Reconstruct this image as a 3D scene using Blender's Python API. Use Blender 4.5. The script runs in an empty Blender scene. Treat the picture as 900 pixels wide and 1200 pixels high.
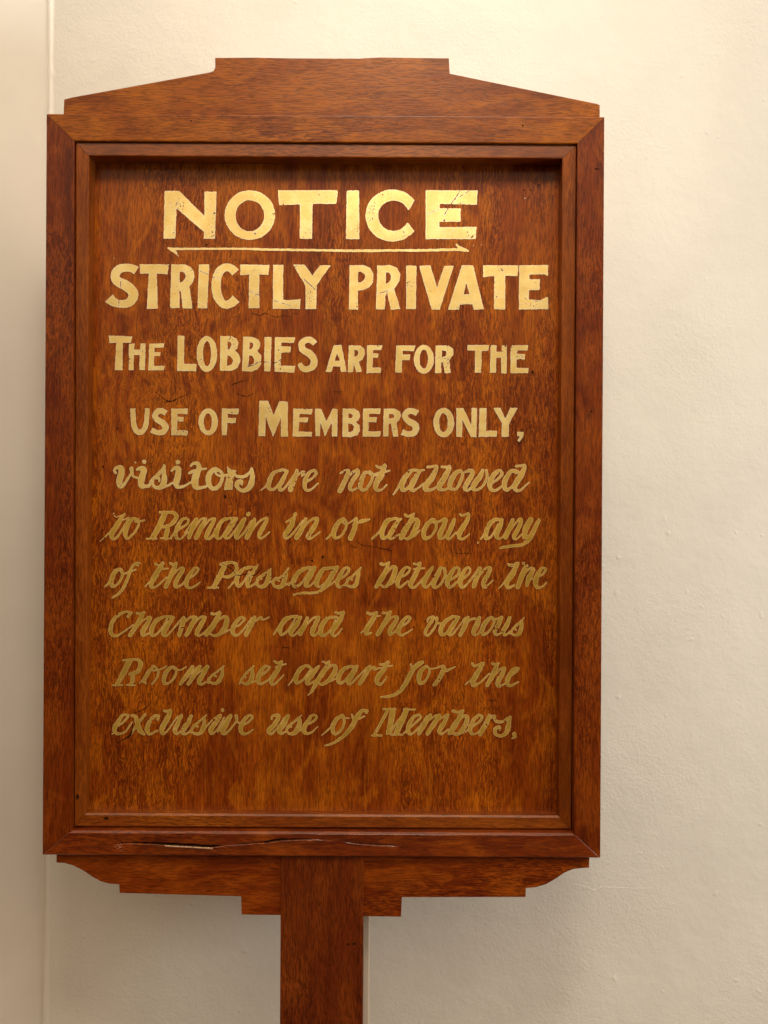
import bpy, bmesh, math, random
import numpy as np
from mathutils import Vector, Matrix, noise as mnoise
from mathutils.geometry import delaunay_2d_cdt

random.seed(7)
SC = bpy.context.scene
COL = SC.collection

# ------------------------------------------------------------------ camera, world, lamps, exposure
CAM_D = 1.10                     # camera to the front of the frame (m)
EYE = 1.50                       # eye height (m)
ROLL = 0.0055                    # the photographer's small tilt
cam_d = bpy.data.cameras.new('camera')
cam = bpy.data.objects.new('camera', cam_d)
COL.objects.link(cam)
cam.location = (0, -CAM_D, EYE)
cam.rotation_euler = (math.radians(90), 0, 0)
cam.rotation_mode = 'XYZ'
cam.matrix_world = Matrix.Translation((0, -CAM_D, EYE)) @ Matrix.Rotation(math.radians(90), 4, 'X') @ Matrix.Rotation(ROLL, 4, 'Z')
cam_d.sensor_fit = 'VERTICAL'
cam_d.angle_y = 2 * math.atan(0.600 / CAM_D)
cam_d.clip_start = 0.05
cam_d.clip_end = 100
SC.camera = cam

world = bpy.data.worlds.new('World')
SC.world = world
world.use_nodes = True
wt = world.node_tree
bg = wt.nodes['Background']
# the unseen room behind the viewer: pale lit ceiling above, dark floor below
wtc, wsp, wmr, wcr = (wt.nodes.new('ShaderNode' + n) for n in ('TexCoord', 'SeparateXYZ', 'MapRange', 'Mix'))
wmr.interpolation_type = 'SMOOTHSTEP'
wmr.inputs['From Min'].default_value, wmr.inputs['From Max'].default_value = -0.08, 0.48
wmr.inputs['To Min'].default_value, wmr.inputs['To Max'].default_value = 0.04, 1.05
wt.links.new(wtc.outputs['Generated'], wsp.inputs[0])
wt.links.new(wsp.outputs['Z'], wmr.inputs['Value'])
wt.links.new(wmr.outputs['Result'], bg.inputs[1])
bg.inputs[0].default_value = (1.0, 0.74, 0.49, 1)
wcr.data_type = 'RGBA'
wcr.inputs[6].default_value = (1.0, 0.58, 0.33, 1)      # dark red-brown floor
wcr.inputs[7].default_value = (1.0, 0.775, 0.52, 1)     # cream ceiling
wf = wt.nodes.new('ShaderNodeMapRange')
wf.interpolation_type = 'SMOOTHSTEP'
wf.inputs['From Min'].default_value, wf.inputs['From Max'].default_value = -0.25, 0.30
wt.links.new(wsp.outputs['Z'], wf.inputs['Value'])
wt.links.new(wf.outputs['Result'], wcr.inputs[0])
wt.links.new(wcr.outputs[2], bg.inputs[0])

def area(name, loc, target, size, power, color, spread=180):
    d = bpy.data.lights.new(name, 'AREA')
    d.shape = 'DISK'
    d.size = size
    d.energy = power
    d.color = color
    d.spread = math.radians(spread)
    o = bpy.data.objects.new(name, d)
    COL.objects.link(o)
    o.location = loc
    o.rotation_euler = (Vector(target) - Vector(loc)).to_track_quat('-Z', 'Y').to_euler()
    return o

area('ceiling_spotlight', (0.10, -1.35, 3.30), (0.05, 0.1, 2.15), 0.60, 4.3, (1.0, 0.885, 0.70), 62)
area('ceiling_lamp', (1.60, -1.95, 3.90), (0, 0.1, 1.5), 0.60, 4, (1.0, 0.88, 0.72))
area('corridor_lamp', (1.87, -0.58, 1.57), (0.3, 0.2, 1.30), 0.40, 14, (0.92, 1.0, 0.96))

SC.view_settings.view_transform = 'Standard'
SC.view_settings.look = 'None'
SC.view_settings.exposure = 0.06
SC.view_settings.gamma = 1
SC.view_settings.use_curve_mapping = False

# ------------------------------------------------------------------ helpers
def tag(o, label=None, cat=None, kind=None):
    if label: o['label'] = label
    if cat: o['category'] = cat
    if kind: o['kind'] = kind
    return o

def link_mesh(name, verts, faces, mats, parent=None, mat_idx=None, smooth=False):
    me = bpy.data.meshes.new(name)
    me.from_pydata([tuple(v) for v in verts], [], faces)
    for m in (mats if isinstance(mats, (list, tuple)) else [mats]):
        me.materials.append(m)
    if mat_idx is not None:
        me.polygons.foreach_set('material_index', mat_idx)
    if smooth:
        me.polygons.foreach_set('use_smooth', [True] * len(me.polygons))
    me.update()
    o = bpy.data.objects.new(name, me)
    COL.objects.link(o)
    if parent: o.parent = parent
    return o

def from_bm(name, bm, mats, parent=None):
    bmesh.ops.recalc_face_normals(bm, faces=bm.faces)
    me = bpy.data.meshes.new(name)
    bm.to_mesh(me)
    bm.free()
    for m in (mats if isinstance(mats, (list, tuple)) else [mats]):
        me.materials.append(m)
    o = bpy.data.objects.new(name, me)
    COL.objects.link(o)
    if parent: o.parent = parent
    return o

# image pixels: board points were traced off a 900 x 1200 image, 1 pixel = 1 mm at the frame's front face
def from_px(u, v, depth=0.0):
    """traced image pixel -> (x, z) on the upright board, on a plane `depth` m behind its front"""
    du, dv = u - 450.0, v - 600.0
    c, s = math.cos(ROLL), math.sin(ROLL)
    k = 0.001 * (1 + depth / CAM_D)
    return ((du * c + dv * s) * k, EYE - (-du * s + dv * c) * k)

def mm(x, zrel, depth=0.0):
    k = 0.001 * (1 + depth / CAM_D)
    return (x * k, EYE + zrel * k)

def prism(poly, y0, y1, bevel=0.0012, seg=2, mitred=False):
    """outline (x,z) extruded from y0 (front) to y1 (back), front edges softened"""
    bm = bmesh.new()
    f = [bm.verts.new((x, y0, z)) for x, z in poly]
    b = [bm.verts.new((x, y1, z)) for x, z in poly]
    n = len(poly)
    face = bm.faces.new(f)
    bm.faces.new(b[::-1])
    for i in range(n):
        bm.faces.new((f[i], b[i], b[(i + 1) % n], f[(i + 1) % n]))
    bmesh.ops.recalc_face_normals(bm, faces=bm.faces)
    if bevel:
        es = [e for e in bm.edges if all(abs(v.co.y - y0) < 1e-7 for v in e.verts)]
        if mitred:
            es = [e for e in es if min(abs(e.verts[0].co.x - e.verts[1].co.x), abs(e.verts[0].co.z - e.verts[1].co.z)) < 0.004]
        bmesh.ops.bevel(bm, geom=es, offset=bevel, segments=seg, profile=0.6, affect='EDGES', clamp_overlap=True)
    return bm

# ------------------------------------------------------------------ materials
class NT:
    def __init__(self, name):
        self.m = bpy.data.materials.new(name)
        self.m.use_nodes = True
        self.t = self.m.node_tree
        self.b = self.t.nodes['Principled BSDF']
        self.tc = self.t.nodes.new('ShaderNodeTexCoord')
    def put(self, sock, v):
        if isinstance(v, bpy.types.NodeSocket): self.t.links.new(v, sock)
        elif isinstance(v, (tuple, list)): sock.default_value = tuple(v) + ((1.0,) if len(v) == 3 and len(sock.default_value) == 4 else ())
        else: sock.default_value = v
    def math(self, op, a, b=0.0, c=None, clamp=False):
        n = self.t.nodes.new('ShaderNodeMath'); n.operation = op; n.use_clamp = clamp
        self.put(n.inputs[0], a); self.put(n.inputs[1], b)
        if c is not None: self.put(n.inputs[2], c)
        return n.outputs[0]
    def vmath(self, op, a, b):
        n = self.t.nodes.new('ShaderNodeVectorMath'); n.operation = op
        self.put(n.inputs[0], a)
        if op == 'SCALE': self.put(n.inputs['Scale'], b)
        else: self.put(n.inputs[1], b)
        return n.outputs['Value' if op in ('LENGTH', 'DISTANCE') else 'Vector']
    def noise(self, vec, scale=1.0, detail=2.0, rough=0.5, dist=0.0, color=False):
        n = self.t.nodes.new('ShaderNodeTexNoise')
        self.put(n.inputs['Vector'], vec)
        n.inputs['Scale'].default_value = scale; n.inputs['Detail'].default_value = detail
        n.inputs['Roughness'].default_value = rough; n.inputs['Distortion'].default_value = dist
        return n.outputs['Color' if color else 'Fac']
    def ramp(self, fac, lo, hi):
        n = self.t.nodes.new('ShaderNodeMapRange'); n.interpolation_type = 'SMOOTHSTEP'
        self.put(n.inputs['Value'], fac); self.put(n.inputs['From Min'], lo); self.put(n.inputs['From Max'], hi)
        return n.outputs['Result']
    def mix(self, fac, a, b, mode='MIX'):
        n = self.t.nodes.new('ShaderNodeMix'); n.data_type = 'RGBA'; n.blend_type = mode
        self.put(n.inputs['Factor'], fac); self.put(n.inputs['A'], a); self.put(n.inputs['B'], b)
        n.inputs['Factor'].default_value = fac if not isinstance(fac, bpy.types.NodeSocket) else 0.5
        return n.outputs['Result']
    def bump(self, h, strength, dist):
        n = self.t.nodes.new('ShaderNodeBump')
        n.inputs['Strength'].default_value = strength; n.inputs['Distance'].default_value = dist
        self.put(n.inputs['Height'], h)
        return n.outputs['Normal']

def _mix(self, fac, a, b, mode='MIX'):
    n = self.t.nodes.new('ShaderNodeMix'); n.data_type = 'RGBA'; n.blend_type = mode
    fi, ai, bi = n.inputs[0], n.inputs[6], n.inputs[7]
    self.put(fi, fac); self.put(ai, a); self.put(bi, b)
    return n.outputs[2]
NT.mix = _mix

def wood(name, axis, dark, mid, light, seed=0.0, curl=0.5, swirl=None, rough=0.34, pore=0.80, coat=0.18, crough=0.10, bands=None):
    """polished mahogany: streaks, blotches, short dark pores, wavy figure; `axis` is the grain direction"""
    t = NT(name)
    dark, mid, light = (tuple(x * k for x in q) for q, k in ((dark, 0.90), (mid, 0.95), (light, 0.97)))
    P = t.vmath('ADD', t.tc.outputs['Object'], (seed * 1.37, seed * 0.71, seed * 2.13))
    P0 = t.tc.outputs['Object']
    G = (1.0, 1.0, 0.0) if axis == 'Z' else (0.0, 1.0, 1.0)
    def stretch(v, cross, along):
        return t.vmath('MULTIPLY', v, (cross, cross, along) if axis == 'Z' else (along, cross, cross))
    # wandering of the fibres
    w1 = t.vmath('SUBTRACT', t.noise(stretch(P, 9, 4), 1, 2, color=True), (0.5, 0.5, 0.5))
    w2 = t.vmath('SUBTRACT', t.noise(stretch(P, 90, 45), 1, 2, color=True), (0.5, 0.5, 0.5))
    fig = t.ramp(t.noise(stretch(P, 11, 3.2), 1, 2, 0.5), 0.47, 0.62)
    if bands is not None:
        sp = t.t.nodes.new('ShaderNodeSeparateXYZ'); t.put(sp.inputs[0], P0)
        for (bx, bw, ba) in bands:
            d = t.math('ABSOLUTE', t.math('SUBTRACT', sp.outputs[0], bx))
            fig = t.math('ADD', fig, t.math('MULTIPLY', t.math('SUBTRACT', 1.0, t.ramp(d, bw * 0.4, bw)), ba), clamp=True)
    Pw = t.vmath('ADD', P, t.vmath('SCALE', w1, 0.020))
    rings = None
    if swirl is not None:
        for (sx, sz, sr, amt) in swirl:
            dv = t.vmath('SUBTRACT', P0, (sx, 0.0, sz))
            dv = t.vmath('MULTIPLY', dv, (1.0, 0.0, 1.0))
            dl = t.vmath('LENGTH', dv, (0, 0, 0))
            k = t.math('SUBTRACT', 1.0, t.ramp(dl, 0.0, sr))
            w3 = t.vmath('SUBTRACT', t.noise(P, 11, 2, color=True), (0.5, 0.5, 0.5))
            Pw = t.vmath('ADD', Pw, t.vmath('SCALE', w3, t.math('MULTIPLY', k, amt)))
            fig = t.math('ADD', fig, t.math('MULTIPLY', k, 0.30), clamp=True)
            # growth rings bending round the knot
            de = t.vmath('LENGTH', t.vmath('MULTIPLY', t.vmath('ADD', dv, t.vmath('SCALE', w1, 0.055)), (1.0, 1.0, 0.62)), (0, 0, 0))
            rg = t.math('SINE', t.math('MULTIPLY_ADD', t.noise(P, 26, 2), 7.0, t.math('MULTIPLY', de, 430.0)))
            ringm = t.math('MULTIPLY', t.math('MULTIPLY_ADD', rg, 0.5, 0.5), t.ramp(k, 0.02, 0.45))
            rings = ringm if rings is None else t.math('MAXIMUM', rings, ringm)
    amp = t.math('MULTIPLY_ADD', fig, 0.0105 * curl, 0.0012)
    Pf = t.vmath('ADD', Pw, t.vmath('SCALE', w2, amp))
    streak = t.noise(stretch(Pw, 62, 2.6), 1, 5, 0.62)
    fine = t.noise(stretch(Pf, 260, 14), 1, 4, 0.6)
    blotch = t.noise(stretch(Pw, 14, 7), 1, 3, 0.55)
    c = t.mix(t.ramp(streak, 0.22, 0.62), dark, mid)
    feath = t.noise(stretch(Pw, 34, 15), 1, 3, 0.5, 1.2)
    c = t.mix(t.math('MULTIPLY', t.ramp(feath, 0.48, 0.66), 0.60), c, light)
    c = t.mix(t.math('MULTIPLY', t.ramp(blotch, 0.45, 0.72), 0.65), c, light)
    c = t.mix(t.math('MULTIPLY', t.ramp(blotch, 0.50, 0.25), 0.55), c, dark)
    c = t.mix(t.math('MULTIPLY', t.ramp(fine, 0.50, 0.72), 0.45), c, light)
    if rings is not None: c = t.mix(t.math('MULTIPLY', rings, 0.40), c, tuple(x * 1.12 for x in light))
    # pores: short dark dashes
    pn = t.noise(stretch(Pf, 780, 62), 1, 2.5, 0.62)
    pn2 = t.noise(stretch(Pf, 1250, 70), 1, 1.5, 0.5)
    pm = t.ramp(pn, 0.48, 0.575)
    dens = t.math('MULTIPLY_ADD', fig, 0.26, 0.46)
    pm = t.math('MULTIPLY', pm, dens)
    pm = t.math('MAXIMUM', pm, t.math('MULTIPLY', t.ramp(pn2, 0.54, 0.64), 0.7))
    pd = (dark[0] * 0.16, dark[1] * 0.14, dark[2] * 0.2)
    c = t.mix(t.math('MULTIPLY', pm, pore), c, pd)
    # pale flecks between the pores where the figure is strong
    fl = t.math('MULTIPLY', t.ramp(pn, 0.46, 0.34), t.math('MULTIPLY', fig, 0.42))
    c = t.mix(fl, c, (light[0] * 1.25, light[1] * 1.3, light[2] * 1.4))
    t.put(t.b.inputs['Base Color'], c)
    t.put(t.b.inputs['Roughness'], t.math('MULTIPLY_ADD', t.noise(P, 40, 3), 0.16, rough - 0.08))
    t.b.inputs['Coat Weight'].default_value = coat
    t.b.inputs['Coat Roughness'].default_value = crough
    t.b.inputs['Specular IOR Level'].default_value = 0.22
    h = t.math('SUBTRACT', t.math('MULTIPLY', t.noise(stretch(Pf, 160, 18), 1, 3), 0.3), t.math('MULTIPLY', pm, 0.5))
    t.put(t.b.inputs['Normal'], t.bump(h, 0.22, 0.0006))
    return t.m

D1, M1, L1 = (0.155, 0.0195, 0.001), (0.312, 0.058, 0.002), (0.52, 0.138, 0.004)
D2, M2, L2 = (0.125, 0.014, 0.001), (0.238, 0.036, 0.002), (0.39, 0.082, 0.004)
PX = lambda u, v: from_px(u, v, 0.027)
_kx, _kz = PX(250, 470)
M_PANEL = wood('mahogany_panel', 'Z', D1, M1, L1, 3.1, 0.85,
               swirl=[(_kx, _kz, 0.13, 0.055), PX(330, 360) + (0.11, 0.03), PX(430, 640) + (0.08, 0.03)],
               bands=[(PX(140, 600)[0], 0.05, 0.8), (PX(600, 600)[0], 0.03, 0.7), (PX(645, 600)[0], 0.02, 0.9)])
D3, M3, L3 = (0.155, 0.027, 0.0015), (0.285, 0.064, 0.003), (0.43, 0.120, 0.005)
D4, M4, L4 = (0.102, 0.012, 0.001), (0.185, 0.027, 0.002), (0.30, 0.062, 0.004)
M_RAIL = wood('mahogany_rail', 'X', D3, M3, L3, 1.3, 0.25)
M_RAIL_B = wood('mahogany_rail_low', 'X', D2, M2, L2, 5.7, 0.25, coat=1.0, crough=0.22)
M_STILE = wood('mahogany_stile', 'Z', D4, M4, L4, 8.2, 0.8)
M_STILE_B = wood('mahogany_stile_far', 'Z', D4, M4, L4, 11.9, 0.9)
M_CREST = wood('mahogany_crest', 'X', D3, M3, L3, 14.5, 0.45)
M_APRON = wood('mahogany_apron', 'X', D2, M2, L2, 17.2, 0.4)
M_POST = wood('mahogany_post', 'Z', (0.085, 0.011, 0.002), (0.165, 0.025, 0.003), (0.25, 0.050, 0.005), 21.4, 0.9)
M_BEAD = wood('mahogany_bead', 'X', (0.14, 0.022, 0.002), (0.255, 0.052, 0.003), (0.38, 0.098, 0.006), 24.6, 0.2, coat=1.0, crough=0.22)
M_BEAD_V = wood('mahogany_bead_upright', 'Z', (0.15, 0.028, 0.003), (0.25, 0.055, 0.004), (0.34, 0.085, 0.008), 27.3, 0.15, pore=0.5)

def dark_crack():
    t = NT('crack_dark')
    t.put(t.b.inputs['Base Color'], (0.034, 0.011, 0.003))
    t.b.inputs['Roughness'].default_value = 0.9
    t.b.inputs['Specular IOR Level'].default_value = 0.05
    return t.m
M_CRACK = dark_crack()

def splinter():
    t = NT('raw_split_wood')
    c = t.mix(t.noise(t.tc.outputs['Object'], 400, 2), (0.52, 0.26, 0.13), (0.82, 0.58, 0.40))
    t.put(t.b.inputs['Base Color'], c)
    t.b.inputs['Roughness'].default_value = 0.35
    return t.m
M_SPLIT = splinter()

def gold(name, base, hi, metal=0.68):
    t = NT(name)
    P = t.tc.outputs['Object']
    n1 = t.noise(P, 70, 4, 0.6)
    n2 = t.noise(P, 420, 3, 0.6)
    n3 = t.noise(t.vmath('MULTIPLY', P, (900, 900, 260)), 1, 2, 0.5)
    n4 = t.noise(P, 22, 2, 0.5)
    c = t.mix(t.ramp(n1, 0.35, 0.65), base, hi)
    c = t.mix(t.math('MULTIPLY', t.ramp(n4, 0.42, 0.60), 0.55), c, tuple(x * 0.80 for x in base))
    worn = t.math('MULTIPLY', t.ramp(n2, 0.60, 0.74), 0.42)
    worn = t.math('MAXIMUM', worn, t.math('MULTIPLY', t.ramp(n3, 0.70, 0.78), 0.7))
    c = t.mix(worn, c, (0.26, 0.11, 0.015))
    t.put(t.b.inputs['Base Color'], c)
    t.put(t.b.inputs['Metallic'], t.math('MULTIPLY_ADD', worn, -0.4, metal))
    t.put(t.b.inputs['Roughness'], t.math('MULTIPLY_ADD', n1, 0.2, 0.30))
    t.put(t.b.inputs['Normal'], t.bump(n2, 0.25, 0.0006))
    return t.m
M_GOLD = gold('gold_leaf', (1.0, 0.72, 0.25), (1.0, 0.80, 0.34))
M_GOLD_EDGE = gold('gold_leaf_edge', (1.0, 0.80, 0.46), (1.0, 0.84, 0.52))
M_BOLD = gold('fresh_gold_paint', (1.0, 0.68, 0.19), (1.0, 0.76, 0.26))
M_BOLD_EDGE = gold('fresh_gold_paint_edge', (1.0, 0.78, 0.36), (1.0, 0.82, 0.44))
M_MID = gold('rubbed_gold_paint', (0.78, 0.50, 0.11), (0.90, 0.60, 0.16))
M_MID_EDGE = gold('rubbed_gold_paint_edge', (1.0, 0.72, 0.32), (1.0, 0.78, 0.40))
M_DULL = gold('thin_gold_paint', (0.66, 0.405, 0.055), (0.80, 0.51, 0.09), 0.60)
M_DULL_EDGE = gold('thin_gold_paint_edge', (0.86, 0.56, 0.17), (0.92, 0.62, 0.23), 0.55)

def plaster(name, col, seed, bump=0.35, rough=0.55, spec=0.3):
    t = NT(name)
    P = t.vmath('ADD', t.tc.outputs['Object'], (seed, seed, seed))
    a = t.noise(P, 9, 4, 0.55)
    b = t.noise(P, 230, 3, 0.55, 0.4)
    c = t.noise(P, 620, 2, 0.5)
    e = t.noise(P, 38, 3, 0.6)
    lump = t.ramp(t.noise(P, 60, 1, 0.4), 0.70, 0.80)
    patch = t.math('MULTIPLY_ADD', t.ramp(t.noise(P, 5, 3), 0.35, 0.68), 0.8, 0.2)
    h = t.math('MULTIPLY', t.math('ADD', t.math('MULTIPLY', b, 0.65), t.math('MULTIPLY', c, 0.22)), patch)
    h = t.math('ADD', h, t.math('MULTIPLY', e, 0.9))
    h = t.math('ADD', h, t.math('MULTIPLY', lump, 0.35))
    k = t.mix(t.ramp(a, 0.3, 0.7), tuple(x * 0.965 for x in col), tuple(min(1, x * 1.02) for x in col))
    t.put(t.b.inputs['Base Color'], k)
    t.b.inputs['Roughness'].default_value = rough
    t.b.inputs['Specular IOR Level'].default_value = spec
    t.put(t.b.inputs['Normal'], t.bump(h, bump, 0.0022))
    return t.m
M_WALL = plaster('painted_plaster', (0.80, 0.77, 0.725), 2.0, 0.5)
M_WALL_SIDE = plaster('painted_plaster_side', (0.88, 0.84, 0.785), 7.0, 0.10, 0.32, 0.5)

def floor_mat():
    t = NT('brown_carpet')
    c = t.mix(t.noise(t.tc.outputs['Object'], 160, 4), (0.10, 0.045, 0.03), (0.16, 0.08, 0.05))
    t.put(t.b.inputs['Base Color'], c)
    t.b.inputs['Roughness'].default_value = 0.95
    return t.m
M_FLOOR = floor_mat()

def shadow_strip_mat():  # beige tone standing in for the narrow shadow beside the post
    t = NT('post_shadow_beige')
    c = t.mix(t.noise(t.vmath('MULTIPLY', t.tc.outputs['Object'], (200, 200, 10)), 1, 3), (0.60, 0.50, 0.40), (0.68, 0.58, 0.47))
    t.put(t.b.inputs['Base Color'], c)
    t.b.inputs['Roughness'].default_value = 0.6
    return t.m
M_SHADOW_STRIP = shadow_strip_mat()

# ------------------------------------------------------------------ setting: two walls and the floor
WALL_Y = 0.20
CX = -0.4668                       # inside corner
def quad(name, pts, m, kind='structure'):
    o = link_mesh(name, pts, [tuple(range(len(pts)))], m)
    return tag(o, kind=kind)

# back wall with a faint raised paint crack to the right of the board
def back_wall():
    bm = bmesh.new()
    v = [bm.verts.new(p) for p in ((CX, WALL_Y, 0), (2.2, WALL_Y, 0), (2.2, WALL_Y, 3.0), (CX, WALL_Y, 3.0))]
    bm.faces.new(v)
    k = 1 + WALL_Y / CAM_D
    pts = [(655, 1031), (672, 1036), (688, 1040), (697, 1043), (706, 1039.5), (722, 1040), (742, 1041), (765, 1040.5)]
    rid = []
    for i, (u, w) in enumerate(pts):
        x, z = (u - 450 + (w - 600) * ROLL) * 0.001 * k, EYE - (w - 600 - (u - 450) * ROLL) * 0.001 * k
        a = 1 - abs(i / (len(pts) - 1) * 2 - 1) ** 2
        rid.append((x, z, 0.0003 + 0.0005 * a))
    prev = None
    for x, z, r in rid:
        tri = [bm.verts.new((x, WALL_Y + 0.0002, z + r)), bm.verts.new((x, WALL_Y - r * 0.55, z)), bm.verts.new((x, WALL_Y + 0.0002, z - r))]
        if prev:
            for j in range(2):
                bm.faces.new((prev[j], tri[j], tri[j + 1], prev[j + 1]))
        prev = tri
    return from_bm('wall', bm, M_WALL)
tag(back_wall(), kind='structure')

# side wall: splayed towards the viewer, with a bead of old paint filling the corner and a rounded outer arris
def side_wall():
    bm = bmesh.new()
    dx, dy = -0.70, -0.714
    at = lambda t, o=0.0: (CX + dx * t - dy * o, WALL_Y + dy * t + dx * o)
    prof = [at(0), at(0.30), at(0.30, -0.2)]
    rows = []
    for x, y in prof:
        rows.append((bm.verts.new((x, y, 0)), bm.verts.new((x, y, 3.0))))
    for a, b in zip(rows, rows[1:]):
        bm.faces.new((a[0], b[0], b[1], a[1]))
    # paint bead in the corner, slightly uneven along its height
    n = 300
    prev = None
    for i in range(n + 1):
        z = 0.6 + (2.4 - 0.6) * i / n
        r = 0.0058 + 0.0011 * mnoise.noise(Vector((0, 3.1, z * 14))) + 0.0007 * mnoise.noise(Vector((4, 0, z * 60)))
        zz = from_px(58, 85, WALL_Y)[1]
        r += 0.0022 * math.exp(-((z - zz) / 0.004) ** 2)
        ring = []
        for j in range(6):
            a = math.pi / 2 * j / 5
            ring.append(bm.verts.new((CX + r * math.cos(a) * 0.9 + 0.0003, WALL_Y - r * math.sin(a) * 0.9 - 0.0003, z)))
        ring = [bm.verts.new((CX + r * 1.15, WALL_Y - 0.0001, z))] + [bm.verts.new((CX + r * (0.62 - 0.62 * math.sin(j * math.pi / 8) ) + 0.0002, WALL_Y - r * (0.55 - 0.55 * math.cos(j * math.pi / 8)) - 0.0004, z)) for j in range(1, 4)] + [bm.verts.new((CX + 0.0001, WALL_Y - r * 0.9, z))]
        if prev:
            for j in range(len(ring) - 1):
                bm.faces.new((prev[j], prev[j + 1], ring[j + 1], ring[j]))
        prev = ring
    loose = [v for v in bm.verts if not v.link_faces]
    bmesh.ops.delete(bm, geom=loose, context='VERTS')
    return from_bm('wall', bm, M_WALL_SIDE)
sw = tag(side_wall(), kind='structure')
for p in sw.data.polygons: p.use_smooth = p.area < 0.01
quad('floor', [(CX - 0.3, -3, 0), (2.2, -3, 0), (2.2, WALL_Y, 0), (CX - 0.3, WALL_Y, 0)], M_FLOOR)

# ------------------------------------------------------------------ the notice board
board = bpy.data.objects.new('notice_board', None)
COL.objects.link(board)
board.location = (-0.073, 0.02, 0)
tag(board, 'dark polished mahogany notice board on a post, gold hand lettering beginning NOTICE, by pale wall', 'sign')
bpy.context.view_layer.update()
BINV = Matrix.Translation((0.073, -0.02, 0))

def part(name, bm, m, parent=board, label=None):
    o = from_bm(name, bm, m, parent)
    o.data.transform(BINV)
    if label: o['label'] = label
    return o

X0, X1, ZT, ZB = -398.3, 256.0, 464.6, -404.4           # frame outside (mm)
I0, I1, IT, IB = -365.3, 224.3, 433.0, -375.8           # frame opening
J0, J1, JT, JB = -348.0, 206.8, 415.5, -355.2           # moulding opening, as seen 13 mm back
F_BACK, MD, PD = 0.048, 0.013, 0.027
g = 0.14                                                 # hairline at each mitre
def P4(*pts, d=0.0): return [mm(x, z, d) for x, z in pts]

part('frame_rail', prism(P4((X0 + g, ZT), (X1 - g, ZT), (I1 - g, IT), (I0 + g, IT)), 0.0, F_BACK, 0.0014, mitred=True), M_RAIL)
part('frame_stile', prism(P4((X0, ZT - g), (I0, IT - g), (I0, IB + g), (X0, ZB + g)), 0.0002, F_BACK, 0.0014, mitred=True), M_STILE)
part('frame_stile', prism(P4((X1, ZT - g), (X1, ZB + g), (I1, IB + g), (I1, IT - g)), 0.0002, F_BACK, 0.0014, mitred=True), M_STILE_B)

# bottom rail: fine grid on its front, split along the grain, the lower lip standing proud
CRK = [(134, 992), (141, 989.5), (150, 988.2), (175, 988.8), (198, 989.8), (225, 991.2), (248, 992.6), (258, 991.8), (268, 990.8),
       (284, 990), (300, 988.3), (312, 987.5), (320, 985.8), (330, 984.6), (352, 984.2), (376, 984.4), (400, 986.5), (418, 989), (440, 990.6), (466, 992)]
CRKX = [from_px(u, v)[0] for u, v in CRK]
CRKZ = [from_px(u, v)[1] for u, v in CRK]
OPENX = [from_px(u, 990)[0] for u in (134, 150, 180, 200, 235, 250, 262, 285, 300, 318, 332, 360, 378, 400, 425, 445, 470)]
OPEN = [0.0, 0.4, 0.65, 1.0, 1.0, 0.75, 0.05, 0.12, 0.25, 0.85, 0.65, 0.12, 0.05, 0.0, 0.25, 0.2, 0.0]
def bottom_rail():
    bm = bmesh.new()
    NX, NZ = 620, 124
    zt, zb = EYE + IB * 0.001, EYE + ZB * 0.001
    grid = []
    for j in range(NZ + 1):
        f = j / NZ
        row = []
        z = zt + (zb - zt) * f
        xa = (I0 + g + (X0 - I0) * f) * 0.001
        xb = (I1 - g + (X1 - I1) * f) * 0.001
        for i in range(NX + 1):
            x = xa + (xb - xa) * i / NX
            cz = float(np.interp(x, CRKX, CRKZ)) + 0.0004 * mnoise.noise(Vector((x * 160, 0, 5)))
            op = float(np.interp(x, OPENX, OPEN, 0, 0))
            y = 0.0
            d = z - cz
            if op > 0:
                if d <= 0: y -= 0.0030 * op * math.exp(d / 0.0042)
                else: y += 0.0016 * op * math.exp(-d / 0.0022)
                y += 0.0042 * op * math.exp(-((d - 0.0006) / 0.0007) ** 2)
            # small bruise at the left end of the split
            ex, ez = from_px(141, 991.5)
            r2 = ((x - ex) / 0.006) ** 2 + ((z - ez) / 0.005) ** 2
            y += 0.0016 * math.exp(-r2) * (0.6 + 0.9 * mnoise.noise(Vector((x * 500, z * 500, 1))))
            # softened long edges, worn here and there
            e1, e2 = (zt - z), (z - zb)
            wv = 0.0023 + 0.0008 * mnoise.noise(Vector((x * 25, 2, 0)))
            for e in (e1, e2):
                if e < wv: y += (wv - e) * 1.15 if e is e1 else wv - math.sqrt(max(0, wv * wv - (wv - e) ** 2))
            y += 0.00012 * mnoise.noise(Vector((x * 18, z * 60, 3)))
            row.append(bm.verts.new((x, y, z)))
        grid.append(row)
    for j in range(NZ):
        for i in range(NX):
            f = bm.faces.new((grid[j][i], grid[j + 1][i], grid[j + 1][i + 1], grid[j][i + 1]))
            f.smooth = True
            c = f.calc_center_median()
            op = float(np.interp(c.x, OPENX, OPEN, 0, 0))
            cz = float(np.interp(c.x, CRKX, CRKZ))
            u = c.x * 1000 + 450
            if op > 0.1 and abs(c.z - cz - 0.0007) < 0.0003 + 0.0008 * op: f.material_index = 2
            if 196 < u < 252 and op > 0.5 and -0.0016 < c.z - cz + 0.0003 < 0.0000: f.material_index = 1
    top, bot = grid[0], grid[-1]
    bt = [bm.verts.new((v.co.x, F_BACK, v.co.z)) for v in top]
    bb = [bm.verts.new((v.co.x, F_BACK, v.co.z)) for v in bot]
    for i in range(NX):
        bm.faces.new((top[i], top[i + 1], bt[i + 1], bt[i]))
        bm.faces.new((bot[i], bb[i], bb[i + 1], bot[i + 1]))
        bm.faces.new((bt[i], bt[i + 1], bb[i + 1], bb[i]))
    bm.faces.new([r[0] for r in grid] + [bb[0], bt[0]])
    bm.faces.new([r[-1] for r in grid][::-1] + [bt[-1], bb[-1]])
    return bm
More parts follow.
